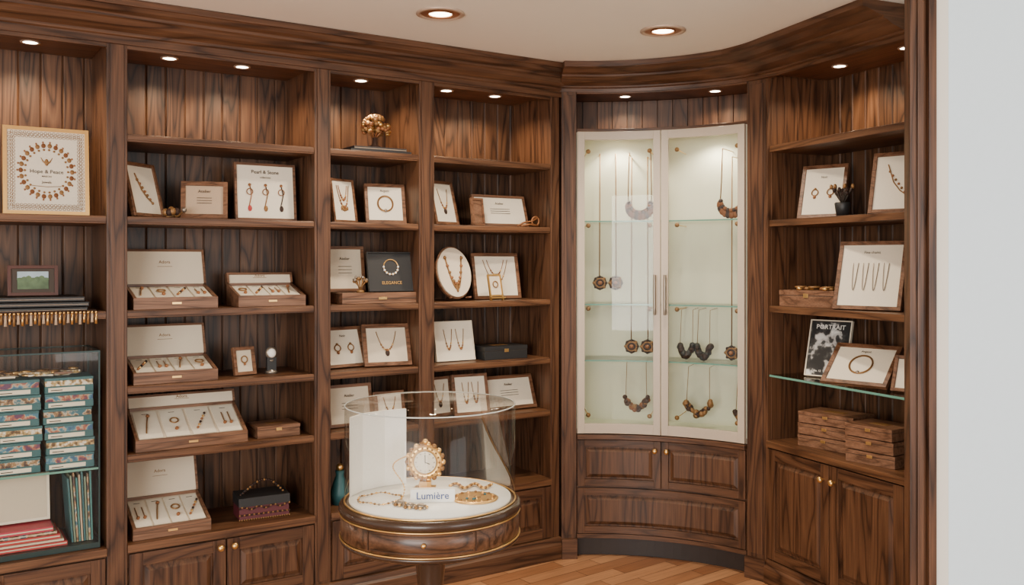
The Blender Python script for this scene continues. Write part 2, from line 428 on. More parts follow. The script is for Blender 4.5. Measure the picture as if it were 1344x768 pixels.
panel(mb, .004, mid-.002, .365, .60, .01, .035, 10, knob=(mid-.03, .555), hz=WH); panel(mb, mid+.002, SL-.004, .365, .60, .01, .035, 10, knob=(mid+.03, .555), hz=WH)
panel(mb, .004, SL-.004, .125, .355, .01, .035, 20, hz=WH)
mb.box(0, SL, -.006, .3, .10, .122, WH, 20)
mb.box(0, SL, .05, .3, 0, .10, KICK, 20)
mb.box(-.08, .0, -.024, .05, 0, .10, WH, 2); mb.box(SL, SL+.11, -.024, .05, 0, .10, WH, 3)
cab = mb.build('corner_display_cabinet', bevel=.0012, warp=warp)
for nme, x0, x1, hx in (('glass_door_a', .002, mid-.002, mid-.022), ('glass_door_b', mid+.002, SL-.002, mid+.032)):
    mb = MB(); fw = .036
    mb.box(x0, x0+fw, -.02, .0, ZB-.02, ZT, DOORF, 2); mb.box(x1-fw, x1, -.02, .0, ZB-.02, ZT, DOORF, 2)
    mb.box(x0+fw, x1-fw, -.02, .0, ZB-.02, ZB+.03, DOORF, 10); mb.box(x0+fw, x1-fw, -.02, .0, ZT-.042, ZT, DOORF, 10)
    mb.box(x0+fw, x1-fw, -.012, -.009, ZB+.03, ZT-.042, GLASS, 10)
    mb.tube([(hx-.005, -.05, 1.24+.2*i/6) for i in range(7)], .008, SIL, 8)
    for hz in (1.26, 1.42): mb.cyl((hx-.005, -.02, hz), (hx-.005, -.05, hz), .005, SIL, 8)
    mb.build(nme, bevel=.001, warp=warp, parent=cab)
mb = MB()
for z in (1.715, 1.29, 1.003):
    mb.box(.013, SL-.013, .022, .248, z-.007, z, GLSH, 20); mb.box(.013, SL-.013, .020, .022, z-.007, z, GEDGE, 20)
mb.build('glass_shelves', warp=warp, parent=cab)
mb = MB()
for s0 in (.062, .365, .50, .80):
    for z in (2.07, 1.690, 1.265, .72):
        mb.cyl((s0, .248, z), (s0, .03, z), .0025, GOLD, 6); mb.ball((s0, .03, z), .012, DGOLD, 10)
mb.build('brass_pins', warp=warp, parent=cab)

def pend_strand(mb, xa, xb, ztop, zbot, y, pend, mats=(DGOLD, BEAD)):
    c = (xa+xb)/2
    if pend == 'pair':
        for x, q in ((xa, -1), (xb, 1)):
            mb.tube([(x, y, ztop), (x+q*.001, y, (ztop+zbot)/2), (x+q*.002, y, zbot+.03)], .0030, DGOLD)
            mb.ball((x, y, zbot), (.032, .014, .036), mats[1], 14); mb.ring((x, y-.010, zbot), .023, .0045, mats[0]); mb.ball((x, y-.015, zbot), .011, COP, 8)
            for k in range(8):
                a = k*.785; mb.ball((x+.028*math.cos(a), y-.008, zbot+.031*math.sin(a)), .008, (BEAD, DGOLD, BEAD)[k % 3], 6)
    if pend == 'bib':
        w = .055; n = 11
        for x, q in ((xa, -1), (xb, 1)): mb.tube([(x, y, ztop), (x+q*.004, y, (ztop+zbot)/2), (c+q*w, y, zbot+.05)], .0028, DGOLD)
        for i in range(n):
            a = math.pi*(i/(n-1)); px = c-w*math.cos(a); pz = zbot+.035-.048*math.sin(a)
            mb.ball((px, y-.004, pz), (.016, .011, .025), (AMBER, BEAD, AMBER)[i % 3], 8)
            mb.ball((px*.9+c*.1, y-.010, pz+.018), .012, (BEAD, AMBER)[i % 2], 6)
def cluster(mb, c, w, h, mats, n=26):
    """crescent collar of beads"""
    for i in range(n):
        u = random.uniform(-1, 1); z = c[2]-h*.45+h*.9*u*u+random.uniform(-.16, .16)*h
        mb.ball((c[0]+u*w*.5, c[1]+random.uniform(-.012, .012), z), random.uniform(.010, .017), random.choice(mats), 7)
nk = 'pendant_necklace'
for xa, xb, zt, zb, p in ((.125, .198, 2.07, 1.395, 'pair'), (.262, .362, 2.07, 1.755, 'bib'), (.272, .345, 2.05, 1.065, 'pair'), (.700, .790, 2.07, 1.755, 'bib'), (.735, .805, 2.03, 1.05, 'pair')):
    yy = .10 if p == 'bib' else .13
    mb = MB(); pend_strand(mb, xa, xb, zt, zb, yy, p)
    mb.tube([(xa, yy, zt), (xa, .25, zt)], .002, GOLD); mb.tube([(xb, yy, zt), (xb, .25, zt)], .002, GOLD)
    mb.build(nk, warp=warp, parent=cab)
for c, w, h, m in (((.295, .1, .775), .11, .06, (BEAD, DGOLD, AMBER)), ((.53, .1, 1.055), .065, .06, (BEAD, BLK)), ((.61, .1, 1.055), .065, .06, (BEAD, BLK)), ((.585, .1, .765), .12, .07, (BEAD, DGOLD)), ((.80, .1, .745), .08, .045, (BEAD, DGOLD))):
    mb = MB(); cluster(mb, c, w, h, m, 48)
    for sx in (-.45, .45): mb.tube([(c[0]+sx*w, .1, c[2]+h*.3), (c[0]+sx*w*.9, .12, c[2]+.205), (c[0]+sx*w*.8, .25, c[2]+.21)], .0014, DGOLD)
    mb.build('beaded_necklace', warp=warp, parent=cab)
mb = MB()
for s0 in (.215, .645):
    mb.lathe([(.0, ZT-.010), (.028, ZT-.010), (.034, ZT-.014), (.034, ZT-.008)], LAMP, (s0, .12, 0), 16)
mb.build('cabinet_lamps', warp=warp, parent=cab)

# ------------------------------------------------------------------ small goods helpers
def contents(mb, kind, w, h, y):
    g = DGOLD
    def U(cx, ztop, ww, dep, mat=g, beads=True, r=.0021):
        pts = []
        for i in range(15):
            t = i/14*2-1; pts.append((cx+ww/2*t, y, ztop-dep*(1-abs(t)**2.2)))
        mb.tube(pts, r, mat, 4)
        if beads:
            for i in range(3, 12): mb.ball(pts[i], .0048+.0025*(i == 7), (mat, COP, GOLD)[i % 3], 6)
        return pts[7]
    if kind == 'necklace':
        p = U(0, h*.82, w*.5, h*.45); mb.ball((p[0], y, p[2]-.014), (.011, .005, .015), BEAD, 8)
    elif kind == 'necklace2':
        U(0, h*.85, w*.6, h*.5); U(0, h*.85, w*.42, h*.33, COP)
        for i in range(5): mb.ball(((i-2)*.009, y, h*.85-h*.5-.012+abs(i-2)*.003), (.005, .004, .010), g, 6)
    elif kind == 'bracelet':
        mb.ring((0, y, h*.5), min(w, h)*.22, .0042, g, 'xz', 24); mb.ball((0, y, h*.5-min(w, h)*.2), .008, SIL, 8)
        mb.text('Argent', .016, 0, y, h*.8, INK)
    elif kind == 'chains':
        for k, dx in enumerate((-.28, 0, .28)):
            mb.tube([(dx*w, y, h*.62), (dx*w+.008, y, h*.45), (dx*w-.004, y, h*.25)], .0024, (COP, g, BEAD)[k], 4)
            mb.ball((dx*w, y, h*.62), .007, COP, 6); mb.ball((dx*w-.001, y, h*.21), (.009, .004, .014), (RED, g, BEAD)[k], 6)
            mb.ring((dx*w, y, h*.5), .013, .002, COP)
        mb.text('Pearl & Stone', .022, 0, y, h*.82, INK); mb.text('collection', .012, 0, y, h*.74, INK)
    elif kind == 'thin':
        for k in range(4): U((k-1.5)*w*.17, h*.68, w*.09, h*.4, SIL, False, .0018)
        mb.text('Fine chains', .016, 0, y, h*.82, INK)
    elif kind == 'two':
        U(-w*.16, h*.8, w*.22, h*.5); U(w*.16, h*.8, w*.22, h*.5)
    elif kind == 'diag':
        mb.tube([(-w*.25, y, h*.8), (-w*.1, y, h*.5), (w*.05, y, h*.36), (w*.25, y, h*.25)], .003, g, 5)
        for i in range(7): mb.ball((-w*.2+i*w*.07, y, h*.68-i*h*.07), .006, (g, COP)[i % 2], 6)
    elif kind == 'text':
        mb.text('Atelier', .018, 0, y, h*.7, INK)
        for i in range(3): mb.box(-w*.2, w*.2, y, y+.001, h*(.55-.07*i), h*(.55-.07*i)+.002, INK)
    elif kind == 'earr':
        for dx in (-.2, .2):
            mb.ring((dx*w, y, h*.48), .015, .0028, g); mb.ball((dx*w, y, h*.48-.022), .008, COP, 6); mb.ball((dx*w, y, h*.48+.018), .006, g, 6)
        mb.text('Noir', .016, 0, y, h*.75, INK)
    elif kind == 'small':
        mb.ring((0, y, h*.55), .014, .003, g); mb.ball((0, y, h*.55-.02), .006, COP, 6)
    elif kind == 'dark':
        mb.ring((0, y, h*.62), min(w, h)*.19, .0028, GOLD); 
        for i in range(8):
            a = math.pi*(1+i/7); mb.ball((min(w, h)*.19*math.cos(a), y, h*.62+min(w, h)*.19*math.sin(a)), .0055, SNOW, 6)
        mb.text('ELEGANCE', .02, 0, y, h*.18, GOLD)
    elif kind == 'book':
        mb.text('PORTRAIT', .030, 0, y, h*.84, SNOW); mb.text('of jewels', .014, .03, y, h*.78, SNOW); mb.text('No. 12', .013, -.04, y, h*.08, SNOW)
    elif kind == 'landscape':
        mb.box(-w*.36, w*.36, y, y+.001, h*.22, h*.56, GREENP); mb.box(-w*.36, w*.36, y, y+.001, h*.56, h*.8, BLUEP)
        for i in range(7): mb.ball((-w*.3+i*w*.1, y, h*.55), (.012, .001, .006+.004*(i % 3)), GREENP, 6)
def frame(name, M, x, y, z, w, h, kind='necklace', yaw=0, lean=12, fm=FRW, inner=WHT, fw=.014, th=.018):
    mb = MB(); a = math.radians(lean)
    L = T((x, y, z+th*math.sin(a)+.0008)) @ R(yaw, 'Z'); mb.M = L @ R(-lean, 'X')
    mb.box(-w/2, -w/2+fw, 0, th, 0, h, fm); mb.box(w/2-fw, w/2, 0, th, 0, h, fm)
    mb.box(-w/2+fw, w/2-fw, 0, th, 0, fw, fm); mb.box(-w/2+fw, w/2-fw, 0, th, h-fw, h, fm)
    mb.box(-w/2+fw, w/2-fw, .006, th-.001, fw, h-fw, inner)
    contents(mb, kind, w-2*fw, h, .003)
    mb.box(-.014, .014, th, th+.004, h*.1, h*.62, fm)
    mb.M = L
    yt = h*.6*math.sin(a)+th; zt = h*.6*math.cos(a); yb = yt+h*.16
    mb.add([(-.012, yt, zt), (.012, yt, zt), (.015, yb, -th*math.sin(a)), (-.015, yb, -th*math.sin(a)), (-.012, yt+.003, zt), (.012, yt+.003, zt), (.015, yb+.003, -th*math.sin(a)), (-.015, yb+.003, -th*math.sin(a))],
           [(0, 1, 2, 3), (4, 7, 6, 5), (0, 4, 5, 1), (1, 5, 6, 2), (2, 6, 7, 3), (3, 7, 4, 0)], fm)
    return mb.build(name, M, bevel=.0012)
def jbox(M, x, y, z, w, d=.20, hf=.045, hb=.095, lid=.135, cards=4, yaw=0, kind=0):
    mb = MB(); mb.M = T((x, y, z+.0008)) @ R(yaw, 'Z')
    b = .011
    mb.prism([(0, 0), (d, 0), (d, hb), (0, hf)], -w/2, -w/2+b, BX); mb.prism([(0, 0), (d, 0), (d, hb), (0, hf)], w/2-b, w/2, BX)
    mb.box(-w/2+b, w/2-b, 0, b, 0, hf+.002, BX); mb.box(-w/2+b, w/2-b, d-b, d, 0, hb, BX)
    mb.prism([(b, .002), (d-b, .002), (d-b, hb-.012), (b, hf-.008)], -w/2+b, w/2-b, CREAM)
    mb.box(-.018, .018, -.003, 0, hf*.42, hf*.6, GOLD)
    mb.box(-w/2-.0008, w/2+.0008, -.0008, .0, hf*.68, hf*.71, INK)
    base = mb.M.copy()
    ang = math.degrees(math.atan2(hb-hf-.004, d-2*b))
    mb.M = base @ T((0, b, hf-.008)) @ R(ang, 'X')
    L = (d-2*b)/math.cos(math.radians(ang)); iw = w-2*b; cw = iw/cards
    for i in range(cards):
        c = -iw/2+cw*(i+.5)
        mb.box(c-cw*.44, c+cw*.44, L*.07, L*.93, 0, .005, WHT)
        k = (i+kind) % 4
        if k == 0:
            mb.tube([(c-.014, L*.22, .009), (c-.004, L*.5, .010), (c+.008, L*.75, .009)], .003, DGOLD); mb.ball((c+.008, L*.75, .010), .008, COP, 6)
        elif k == 1:
            mb.ring((c, L*.55, .009), .016, .003, DGOLD, 'xy', 16); mb.ball((c, L*.28, .010), .008, COP, 6)
        elif k == 2:
            for q in range(6): mb.ball((c-.022+q*.009, L*(.25+.09*q), .009), .0058, (COP, GOLD, BEAD)[q % 3], 6)
        else:
            for q in (-1, 1): mb.ball((c+q*.013, L*.33, .010), .0075, COP, 6); mb.tube([(c+q*.013, L*.35, .008), (c+q*.013, L*.68, .008)], .0022, DGOLD)
        mb.box(c-.012, c+.012, L*.84, L*.855, .005, .0056, INK)
    if lid:
        mb.M = base @ T((0, d-.004, hb)) @ R(-18, 'X')
        mb.box(-w/2, w/2, .0, .016, 0, lid, BX); mb.box(-w/2, -w/2+.008, -.012, 0, 0, lid, BX); mb.box(w/2-.008, w/2, -.012, 0, 0, lid, BX)
        mb.box(-w/2+.008, w/2-.008, -.012, 0, lid-.008, lid, BX)
        mb.box(-w/2+.008, w/2-.008, -.004, 0, .0, lid-.008, CREAM)
        mb.text('Adora', .018, 0, -.005, lid*.6, DGOLD); mb.box(-.03, .03, -.005, -.004, lid*.5, lid*.5+.0015, DGOLD)
    return mb.build('open_jewelry_box', M, bevel=.0012)
def wbox(name, M, x, y, z, w, d, h, yaw=0, mat=BX, extra=None):
    mb = MB(); mb.M = T((x, y, z+.0008)) @ R(yaw, 'Z')
    mb.box(-w/2, w/2, 0, d, 0, h*.66, mat); mb.box(-w/2+.002, w/2-.002, .002, d-.002, h*.66, h*.70, INK); mb.box(-w/2-.001, w/2+.001, -.001, d+.001, h*.70, h, mat)
    mb.box(-.012, .012, -.004, -.001, h*.55, h*.8, GOLD)
    mb.box(-w*.18, w*.18, d*.35, d*.62, h, h+.0012, DGOLD)
    for q in (-1, 1): mb.cyl((q*w*.3, d, h*.68), (q*w*.3+.02, d, h*.68), .004, GOLD, 6)
    if extra: extra(mb, w, d, h)
    return mb.build(name, M, bevel=.0015)

PF = 'framed_necklace_display'
R1, R2, R3, R4, R5 = SZ
# ---- bay 2
frame(PF, ML, -1.885, .10, R2, .19, .225, 'diag', yaw=42, lean=14)
frame(PF, ML, -1.675, .10, R2, .185, .16, 'text', yaw=-16, lean=14, inner=TAN, fw=.018)
frame(PF, ML, -1.405, .12, R2, .268, .25, 'chains', lean=6, fw=.010, fm=FRW)
jbox(ML, -1.80, .03, R3, .325, d=.20, lid=.15)
jbox(ML, -1.405, .04, R3, .29, d=.18, lid=.045, hb=.095, kind=1)
jbox(ML, -1.80, .03, R4, .325, d=.20, lid=.13, kind=2)
jbox(ML, -1.735, .03, R5, .44, d=.20, lid=.05, cards=4, hb=.145, kind=0)
jbox(ML, -1.815, .03, CT, .30, d=.22, lid=.15, hb=.12, kind=3)
wbox('wooden_keepsake_box', ML, -1.375, .05, R5, .185, .15, .05)
frame('small_wooden_frame', ML, -1.50, .10, R4, .10, .12, 'small', yaw=12, lean=12, inner=PAPER, fw=.014)
mb = MB(); mb.M = T((-1.386, .12, R4))
mb.lathe([(0, .001), (.024, .001), (.024, .012), (.008, .018), (.006, .05), (.012, .056), (.012, .06), (.0, .06)], SIL, n=20)
mb.box(-.02, .02, -.008, .008, .001, .07, BLK); mb.ball((0, 0, .09), (.026, .014, .028), SIL, 16); mb.ball((0, -.010, .09), (.018, .01, .02), SNOW, 16)
mb.build('small_award_trophy', ML)
mb = MB(); mb.M = T((-1.815, .06, R2+.0005))
for i in range(9):
    a = i*2.4; mb.ball((.022*math.cos(a), .016*math.sin(a), .018+.004*(i % 3)), (.014, .012, .016), (DGOLD, BEAD)[i % 2], 8)
mb.ball((0, 0, .035), .012, DGOLD, 8); mb.tube([(-.02, 0, .004), (.03, .01, .012), (.05, .0, .03)], .004, DGOLD); mb.ball((.05, 0, .034), .011, SIL, 8)
mb.build('bronze_flower_brooch', ML)
mb = MB(); mb.M = T((-1.43, .08, CT+.0048)) @ R(-4, 'Z')
mb.prism([(-.01, 0), (.11, 0), (.105, .085), (.0, .075)], -.105, .105, BURG)
mb.prism([(-.013, .055), (-.008, .09), (.108, .10), (.108, .055)], -.108, .108, BLK)
for i in range(22):
    for j in range(2): mb.ball((-.105+.01*i, -.014, .02+.028*j*(1+.2*math.sin(i))), .0045, (DGOLD, BEAD)[(i+j) % 2], 6)
    mb.ball((-.105+.01*i, -.013, .0), .004, DGOLD, 6)
pts = [(-.09+.18*i/18, .04, .095+.07*math.sin(math.pi*i/18)*(.6+.4*i/18)) for i in range(19)]
mb.tube(pts, .005, BLK, 6)
for p in pts: mb.ball((p[0], p[1]-.004, p[2]), .006, (DGOLD, BEAD, BEAD)[random.randrange(3)], 6)
mb.build('beaded_handbag', ML)

# ---- bay 3
mb = MB(); mb.M = T((-.90, .12, R1+.0008))
mb.box(-.15, .15, -.08, .08, 0, .012, BLK); mb.box(-.13, .13, -.07, .07, .012, .026, simple('book_dark', (.03, .025, .025), .5)); mb.box(-.128, .128, -.0705, .068, .017, .019, TAN)
mb.lathe([(0, .026), (.035, .026), (.03, .036), (.012, .045), (.010, .09), (0, .09)], BEAD, n=20)
for i in range(8):
    a = i*.8; mb.tube([(0, 0, .070), (.03*math.cos(a), .02*math.sin(a), .10), (.055*math.cos(a), .035*math.sin(a), .125+.02*(i % 2))], .005, COP, 5)
for i in range(90):
    a = random.uniform(0, 6.28); b = random.uniform(-.4, 1.5)
    c = (.062*math.cos(a)*math.cos(b)+.008, .035*math.sin(a)*math.cos(b), .120+.058*math.sin(b))
    mb.ball(c, (.014, .009, .010), (COP, GOLD, DGOLD)[i % 3], 6)
mb.build('bronze_tree_sculpture', ML)
frame(PF, ML, -1.045, .10, R2, .145, .20, 'necklace2', yaw=22, lean=9, fw=.010)
frame(PF, ML, -.838, .12, R2, .195, .19, 'bracelet', yaw=-8, lean=12, fw=.015)
mb = MB(); mb.box(-1.095, -.715, .03, .25, R3+.001, R3+.05, BX); mb.box(-1.095, -.715, .0285, .03, R3+.022, R3+.025, INK); mb.box(-.92, -.88, .026, .03, R3+.018, R3+.03, GOLD); mb.build('wooden_display_plinth', ML, bevel=.0015)
frame(PF, ML, -1.025, .15, R3+.05, .19, .21, 'text', lean=8, inner=PAPER)
frame('black_jewelry_display', ML, -.835, .06, R3+.05, .225, .185, 'dark', yaw=-5, lean=12, fm=BLK, inner=BLK, fw=.006)
mb = MB(); mb.M = T((-.99, .075, R3+.051))
for i in range(14):
    a = i*.7; mb.tube([(0, 0, 0), (.01*math.cos(a), .008*math.sin(a), .03), (.03*math.cos(a), .015*math.sin(a), .05+.006*(i % 4))], .0025, DGOLD, 4); mb.ball((.03*math.cos(a), .015*math.sin(a), .05+.006*(i % 4)), .008, (DGOLD, SIL)[i % 2], 6)
mb.lathe([(0, 0), (.02, 0), (.014, .01), (0, .012)], DGOLD, n=14)
mb.build('gold_coral_ornament', ML)
frame(PF, ML, -1.03, .12, R4, .20, .19, 'earr', yaw=8, lean=20)
frame(PF, ML, -.85, .07, R4, .225, .20, 'necklace', yaw=-10, lean=20, fw=.018, inner=PAPER)
frame(PF, ML, -1.02, .10, R5, .22, .19, 'text', lean=12, inner=PAPER)
frame(PF, ML, -.84, .06, R5, .15, .15, 'necklace', lean=12)
mb = MB(); mb.M = T((-1.07, .12, CT+.0008)); mb.lathe([(0, 0), (.035, 0), (.045, .05), (.03, .10), (.018, .13), (.022, .15), (0, .15)], TEAL, n=20); mb.ball((0, 0, .165), .018, GOLD, 10); mb.build('teal_ginger_jar', ML)

# ---- bay 4
frame(PF, ML, -.52, .10, R2, .17, .22, 'necklace', yaw=20, lean=14)
frame('small_wooden_frame', ML, -.375, .05, R2, .075, .135, 'none', yaw=10, lean=8, inner=BX, fw=.01)
frame(PF, ML, -.195, .12, R2, .315, .165, 'text', lean=18, fw=.012)
mb = MB(); mb.M = T((-.07, .09, R2+.0026))
mb.tube([(-.06, 0, .004), (-.02, 0, .022), (.03, 0, .03), (.06, 0, .045)], .005, COP); mb.ring((.05, 0, .03), .022, .005, COP); mb.tube([(-.05, -.02, .004), (.0, -.02, .012), (.06, -.01, .006)], .006, COP)
mb.build('copper_bracelet', ML)
mb = MB(); mb.M = T((-.487, .07, R3+.012)) @ R(8, 'Z') @ R(-14, 'X')
n = 36; a0, b0 = .105, .13
for yy, mat, s in ((.0, FRW, 1.0), (-.008, CREAM, .94)):
    vs = []
    for y2 in (yy, yy+.014):
        vs += [(a0*s*math.cos(2*math.pi*i/n), y2, b0+b0*s*math.sin(2*math.pi*i/n)) for i in range(n)]
    mb.add(vs, [tuple(range(n)), tuple(range(n, 2*n))]+[(i, (i+1) % n, n+(i+1) % n, n+i) for i in range(n)], mat)
for q in range(13):
    t = q/12*2-1; mb.ball((.05*t, -.012, .20-.13*(1-t*t)), .008, (DGOLD, COP)[q % 2], 7)
mb.tube([(.05*(q/10*2-1), -.011, .21-.165*(1-(q/10*2-1)**2)) for q in range(11)], .004, DGOLD)
for q in range(5): mb.ball((.0, -.012, .05-.008*q+.02), (.014-.002*q, .005, .008), DGOLD, 7)
mb.box(-.02, .02, .014, .02, -.0, .2, FRW)
mb.tube([(-.05, .0, .004), (-.06, -.03, -.0)], .005, FRW); mb.tube([(.05, .0, .004), (.06, -.03, -.0)], .005, FRW); mb.tube([(0, .02, .15), (0, .10, .005)], .005, FRW)
mb.build('oval_necklace_bust', ML)
frame(PF, ML, -.215, .13, R3, .265, .235, 'necklace2', yaw=-4, lean=12, fw=.016)
mb = MB(); mb.M = T((-.285, .03, R3+.001)) @ R(8, 'Z') @ R(-12, 'X')
for (x0, x1, z0, z1) in ((-.042, -.034, 0, .13), (.034, .042, 0, .13), (-.034, .034, .122, .13), (-.034, .034, .02, .028)): mb.box(x0, x1, 0, .008, z0, z1, GOLD)
mb.box(-.034, .034, .003, .006, .026, .124, CREAM); mb.box(-.045, .045, -.012, .0, .008, .014, GOLD); mb.tube([(0, .008, .1), (0, .05, .0)], .003, COP)
mb.ring((0, 0, .08), .015, .003, DGOLD)
mb.build('small_easel_mirror', ML)
frame('white_necklace_card', ML, -.475, .10, R4, .215, .195, 'two', lean=12, fm=WHT, fw=.004, inner=WHT)
wbox('black_lacquer_box', ML, -.215, .06, R4, .25, .17, .065, mat=BLK)
frame(PF, ML, -.545, .12, R5, .14, .19, 'necklace', yaw=6, lean=9)
frame(PF, ML, -.40, .07, R5, .19, .20, 'two', yaw=-6, lean=14)
frame(PF, ML, -.15, .10, R5, .30, .175, 'text', lean=20, fw=.017)

# ---- bay 1
mb = MB(); x, y, z, w, h = -2.258, .10, R2+.003, .295, .335
mb.M = T((x, y, z)) @ R(-5, 'X'); fw = .014
mb.box(-w/2, -w/2+fw, 0, .02, 0, h, GOLD); mb.box(w/2-fw, w/2, 0, .02, 0, h, GOLD); mb.box(-w/2+fw, w/2-fw, 0, .02, 0, fw, GOLD); mb.box(-w/2+fw, w/2-fw, 0, .02, h-fw, h, GOLD)
mb.box(-w/2+fw, w/2-fw, .006, .018, fw, h-fw, WHT)
for lay in range(3):
  for k in range(76):   # lace border
    ins = .044+.014*lay
    W, H = w-ins, h-ins; per = 2*(W+H); d = per*(k+.5*(lay % 2))/76
    if d < W: px, pz = -W/2+d, ins/2
    elif d < W+H: px, pz = W/2, ins/2+d-W
    elif d < 2*W+H: px, pz = W/2-(d-W-H), ins/2+H
    else: px, pz = -W/2, ins/2+H-(d-2*W-H)
    mb.ring((px, .0045, pz), .005, .0009, DGOLD, n=8, m=3)
for k in range(26):
    a = 2*math.pi*k/26; px, pz = .088*math.cos(a), h/2+.098*math.sin(a)
    mb.ball((px, .004, pz), (.0085, .0015, .0095), (DGOLD, AMBER)[k % 2], 7)
    mb.ball((px*.84, .004, h/2+(pz-h/2)*.84), (.0045, .001, .0045), DGOLD, 6); mb.ball((px*1.13, .004, h/2+(pz-h/2)*1.13), (.0035, .001, .0045), COP, 6)
for q in (-1, 1): mb.tube([(0, .004, h*.58), (q*.012, .004, h*.61), (q*.02, .004, h*.655)], .004, DGOLD, 5, r1=.001)
mb.ball((0, .004, h*.6), (.007, .002, .014), DGOLD, 8)
mb.text('Hope & Peace', .020, 0, .004, h*.475, INK); mb.text('MAISON', .009, 0, .004, h*.43, INK); mb.text('Jewels', .013, 0, .004, h*.36, INK)
mb.tube([(-.05, .004, h*.33), (0, .004, h*.32), (.05, .004, h*.33)], .0015, DGOLD, 4)
mb.box(-.015, .015, .02, .024, .03, h*.6, FRW)
mb.build('gold_framed_artwork', ML, bevel=.001)
ZF = R3+.058
mb = MB()
for i, (x0, x1, dz) in enumerate(((-2.55, -2.13, 0), (-2.56, -2.125, .020), (-2.54, -2.14, .040))):
    mb.box(x0, x1, .012, .30, R3+.001+dz, R3+.017+dz, BLK); mb.box(x0+.003, x1-.003, .010, .012, R3+.007+dz, R3+.010+dz, SIL)
mb.build('black_folio_stack', ML, bevel=.002)
frame('landscape_picture_frame', ML, -2.305, .10, ZF, .17, .115, 'landscape', lean=8, fm=simple('dark_red_wood', (.07, .02, .014), .35), inner=INK, fw=.012)
mb = MB(); mb.tube([(-2.56, .001, R3+.004), (-2.10, .001, R3+.004)], .004, BEAD, 6)
for i in range(34):
    x = -2.555+i*.0137
    mb.ball((x, -.003, R3-.002), .0055, GOLD, 6); mb.tube([(x, -.003, R3-.006), (x, -.003, R3-.04-.006*(i % 2))], .0035, (GOLD, DGOLD, TAN)[i % 3], 5, r1=.006)
mb.build('tassel_trim', ML)

mb = MB(); gx0, gx1, gy0, gy1, gz0, gz1 = -2.80, -2.085, .02, .30, CT+.002, 1.165; e = .006
mb.box(gx0, gx1, gy0, gy1, gz0, gz0+.02, CASEG)
for xx in (gx0, gx1-e):
    for yy in (gy0, gy1-e): mb.box(xx, xx+e, yy, yy+e, gz0+.02, gz1, CASEG)
for yy in (gy0, gy1-e): mb.box(gx0+e, gx1-e, yy, yy+e, gz1-e, gz1, CASEG)
for xx in (gx0, gx1-e): mb.box(xx, xx+e, gy0+e, gy1-e, gz1-e, gz1, CASEG)
mb.box(gx0+e, gx1-e, gy0+.001, gy0+.004, gz0+.02, gz1-e, GLASS); mb.box(gx1-.004, gx1-.001, gy0+e, gy1-e, gz0+.02, gz1-e, GLASS)
mb.box(gx0+e, gx1-e, gy0+e, gy1-e, gz1-.004, gz1-.001, GLASS)
GSZ = .718
mb.box(gx0+e, gx1-e, gy0+.008, gy1-e, GSZ-.008, GSZ, GLSH); mb.box(gx0+e, gx1-e, gy0+.005, gy0+.008, GSZ-.008, GSZ, GEDGE)
mb.build('glass_display_case', ML)
mb = MB()
for q, (c0, c1) in enumerate(((-2.60, -2.445), (-2.435, -2.285), (-2.272, -2.105))):
    z = GSZ+.001; k = q
    while z < 1.02:
        th = .056; j = random.uniform(-.006, .006)
        mb.box(c0+j, c1+j, .05, .22, z, z+th*.46, TEAL); mb.box(c0+j+.002, c1+j-.002, .052, .218, z+th*.46, z+th*.82, (COLP, COLQ, COLP, COLR)[k % 4])
        mb.box(c0+j, c1+j, .05, .22, z+th*.82, z+th, TEAL)
        mb.box(c0+j+.012, c1+j-.03, .0485, .05, z+th*.08, z+th*.36, WHT)
        mb.box(c0+j+.02, c0+j+.06, .048, .0486, z+th*.16, z+th*.22, INK)
        z += th+.002; k += 1
ZST = z
mb.build('jewelry_case_stack', ML, bevel=.001)
mb = MB()
for i in range(70):
    x = random.uniform(-2.56, -2.15); mb.M = T((x, random.uniform(.08, .19), ZST+.003+.014*random.random())) @ R(random.uniform(-40, 40), 'Z')
    if i % 3: mb.box(-.03, .03, -.016, .016, -.003, .004, (WHT, COLR, COLQ, BX, CREAM)[i % 5])
    else: mb.ring((0, 0, .008), .016, .004, (DGOLD, GOLD)[i % 2], 'xy', 12)
mb.build('gift_card_pile', ML)
mb = MB(); mb.M = T((-2.36, .13, gz0+.107)) @ R(-10, 'X'); mb.box(-.13, .115, 0, .02, 0, .178, WHT); mb.box(-.12, .105, -.0015, 0, .01, .168, PAPER); mb.build('white_folder', ML, bevel=.001)
mb = MB()
for i, (m, th) in enumerate(((RED, .018), (PAPER, .01), (RED, .02), (COLQ, .012), (simple('book_crimson', (.42, .03, .06), .5), .02))):
    z0 = gz0+.021+sum((.018, .01, .02, .012, .02)[:i]); mb.box(-2.62+.01*i, -2.195-.012*i, .045, .22, z0, z0+th-.002, m); mb.box(-2.61+.01*i, -2.197-.012*i, .044, .05, z0+th*.35, z0+th*.6, PAPER)
mb.build('book_stack', ML, bevel=.001)
mb = MB()
for i in range(9):
    mb.M = T((-2.178+i*.0085, .06, gz0+.0225)) @ R(-4+i*.3, 'Y'); mb.box(0, .006, 0, .17, 0, .245+.01*((i*7) % 3), (TEAL, simple('folder_sage%d' % i, (.16, .21, .14), .6), COLQ, simple('folder_teal%d' % i, (.05, .18, .17), .5), TAN)[i % 5])
mb.build('folder_row', ML)

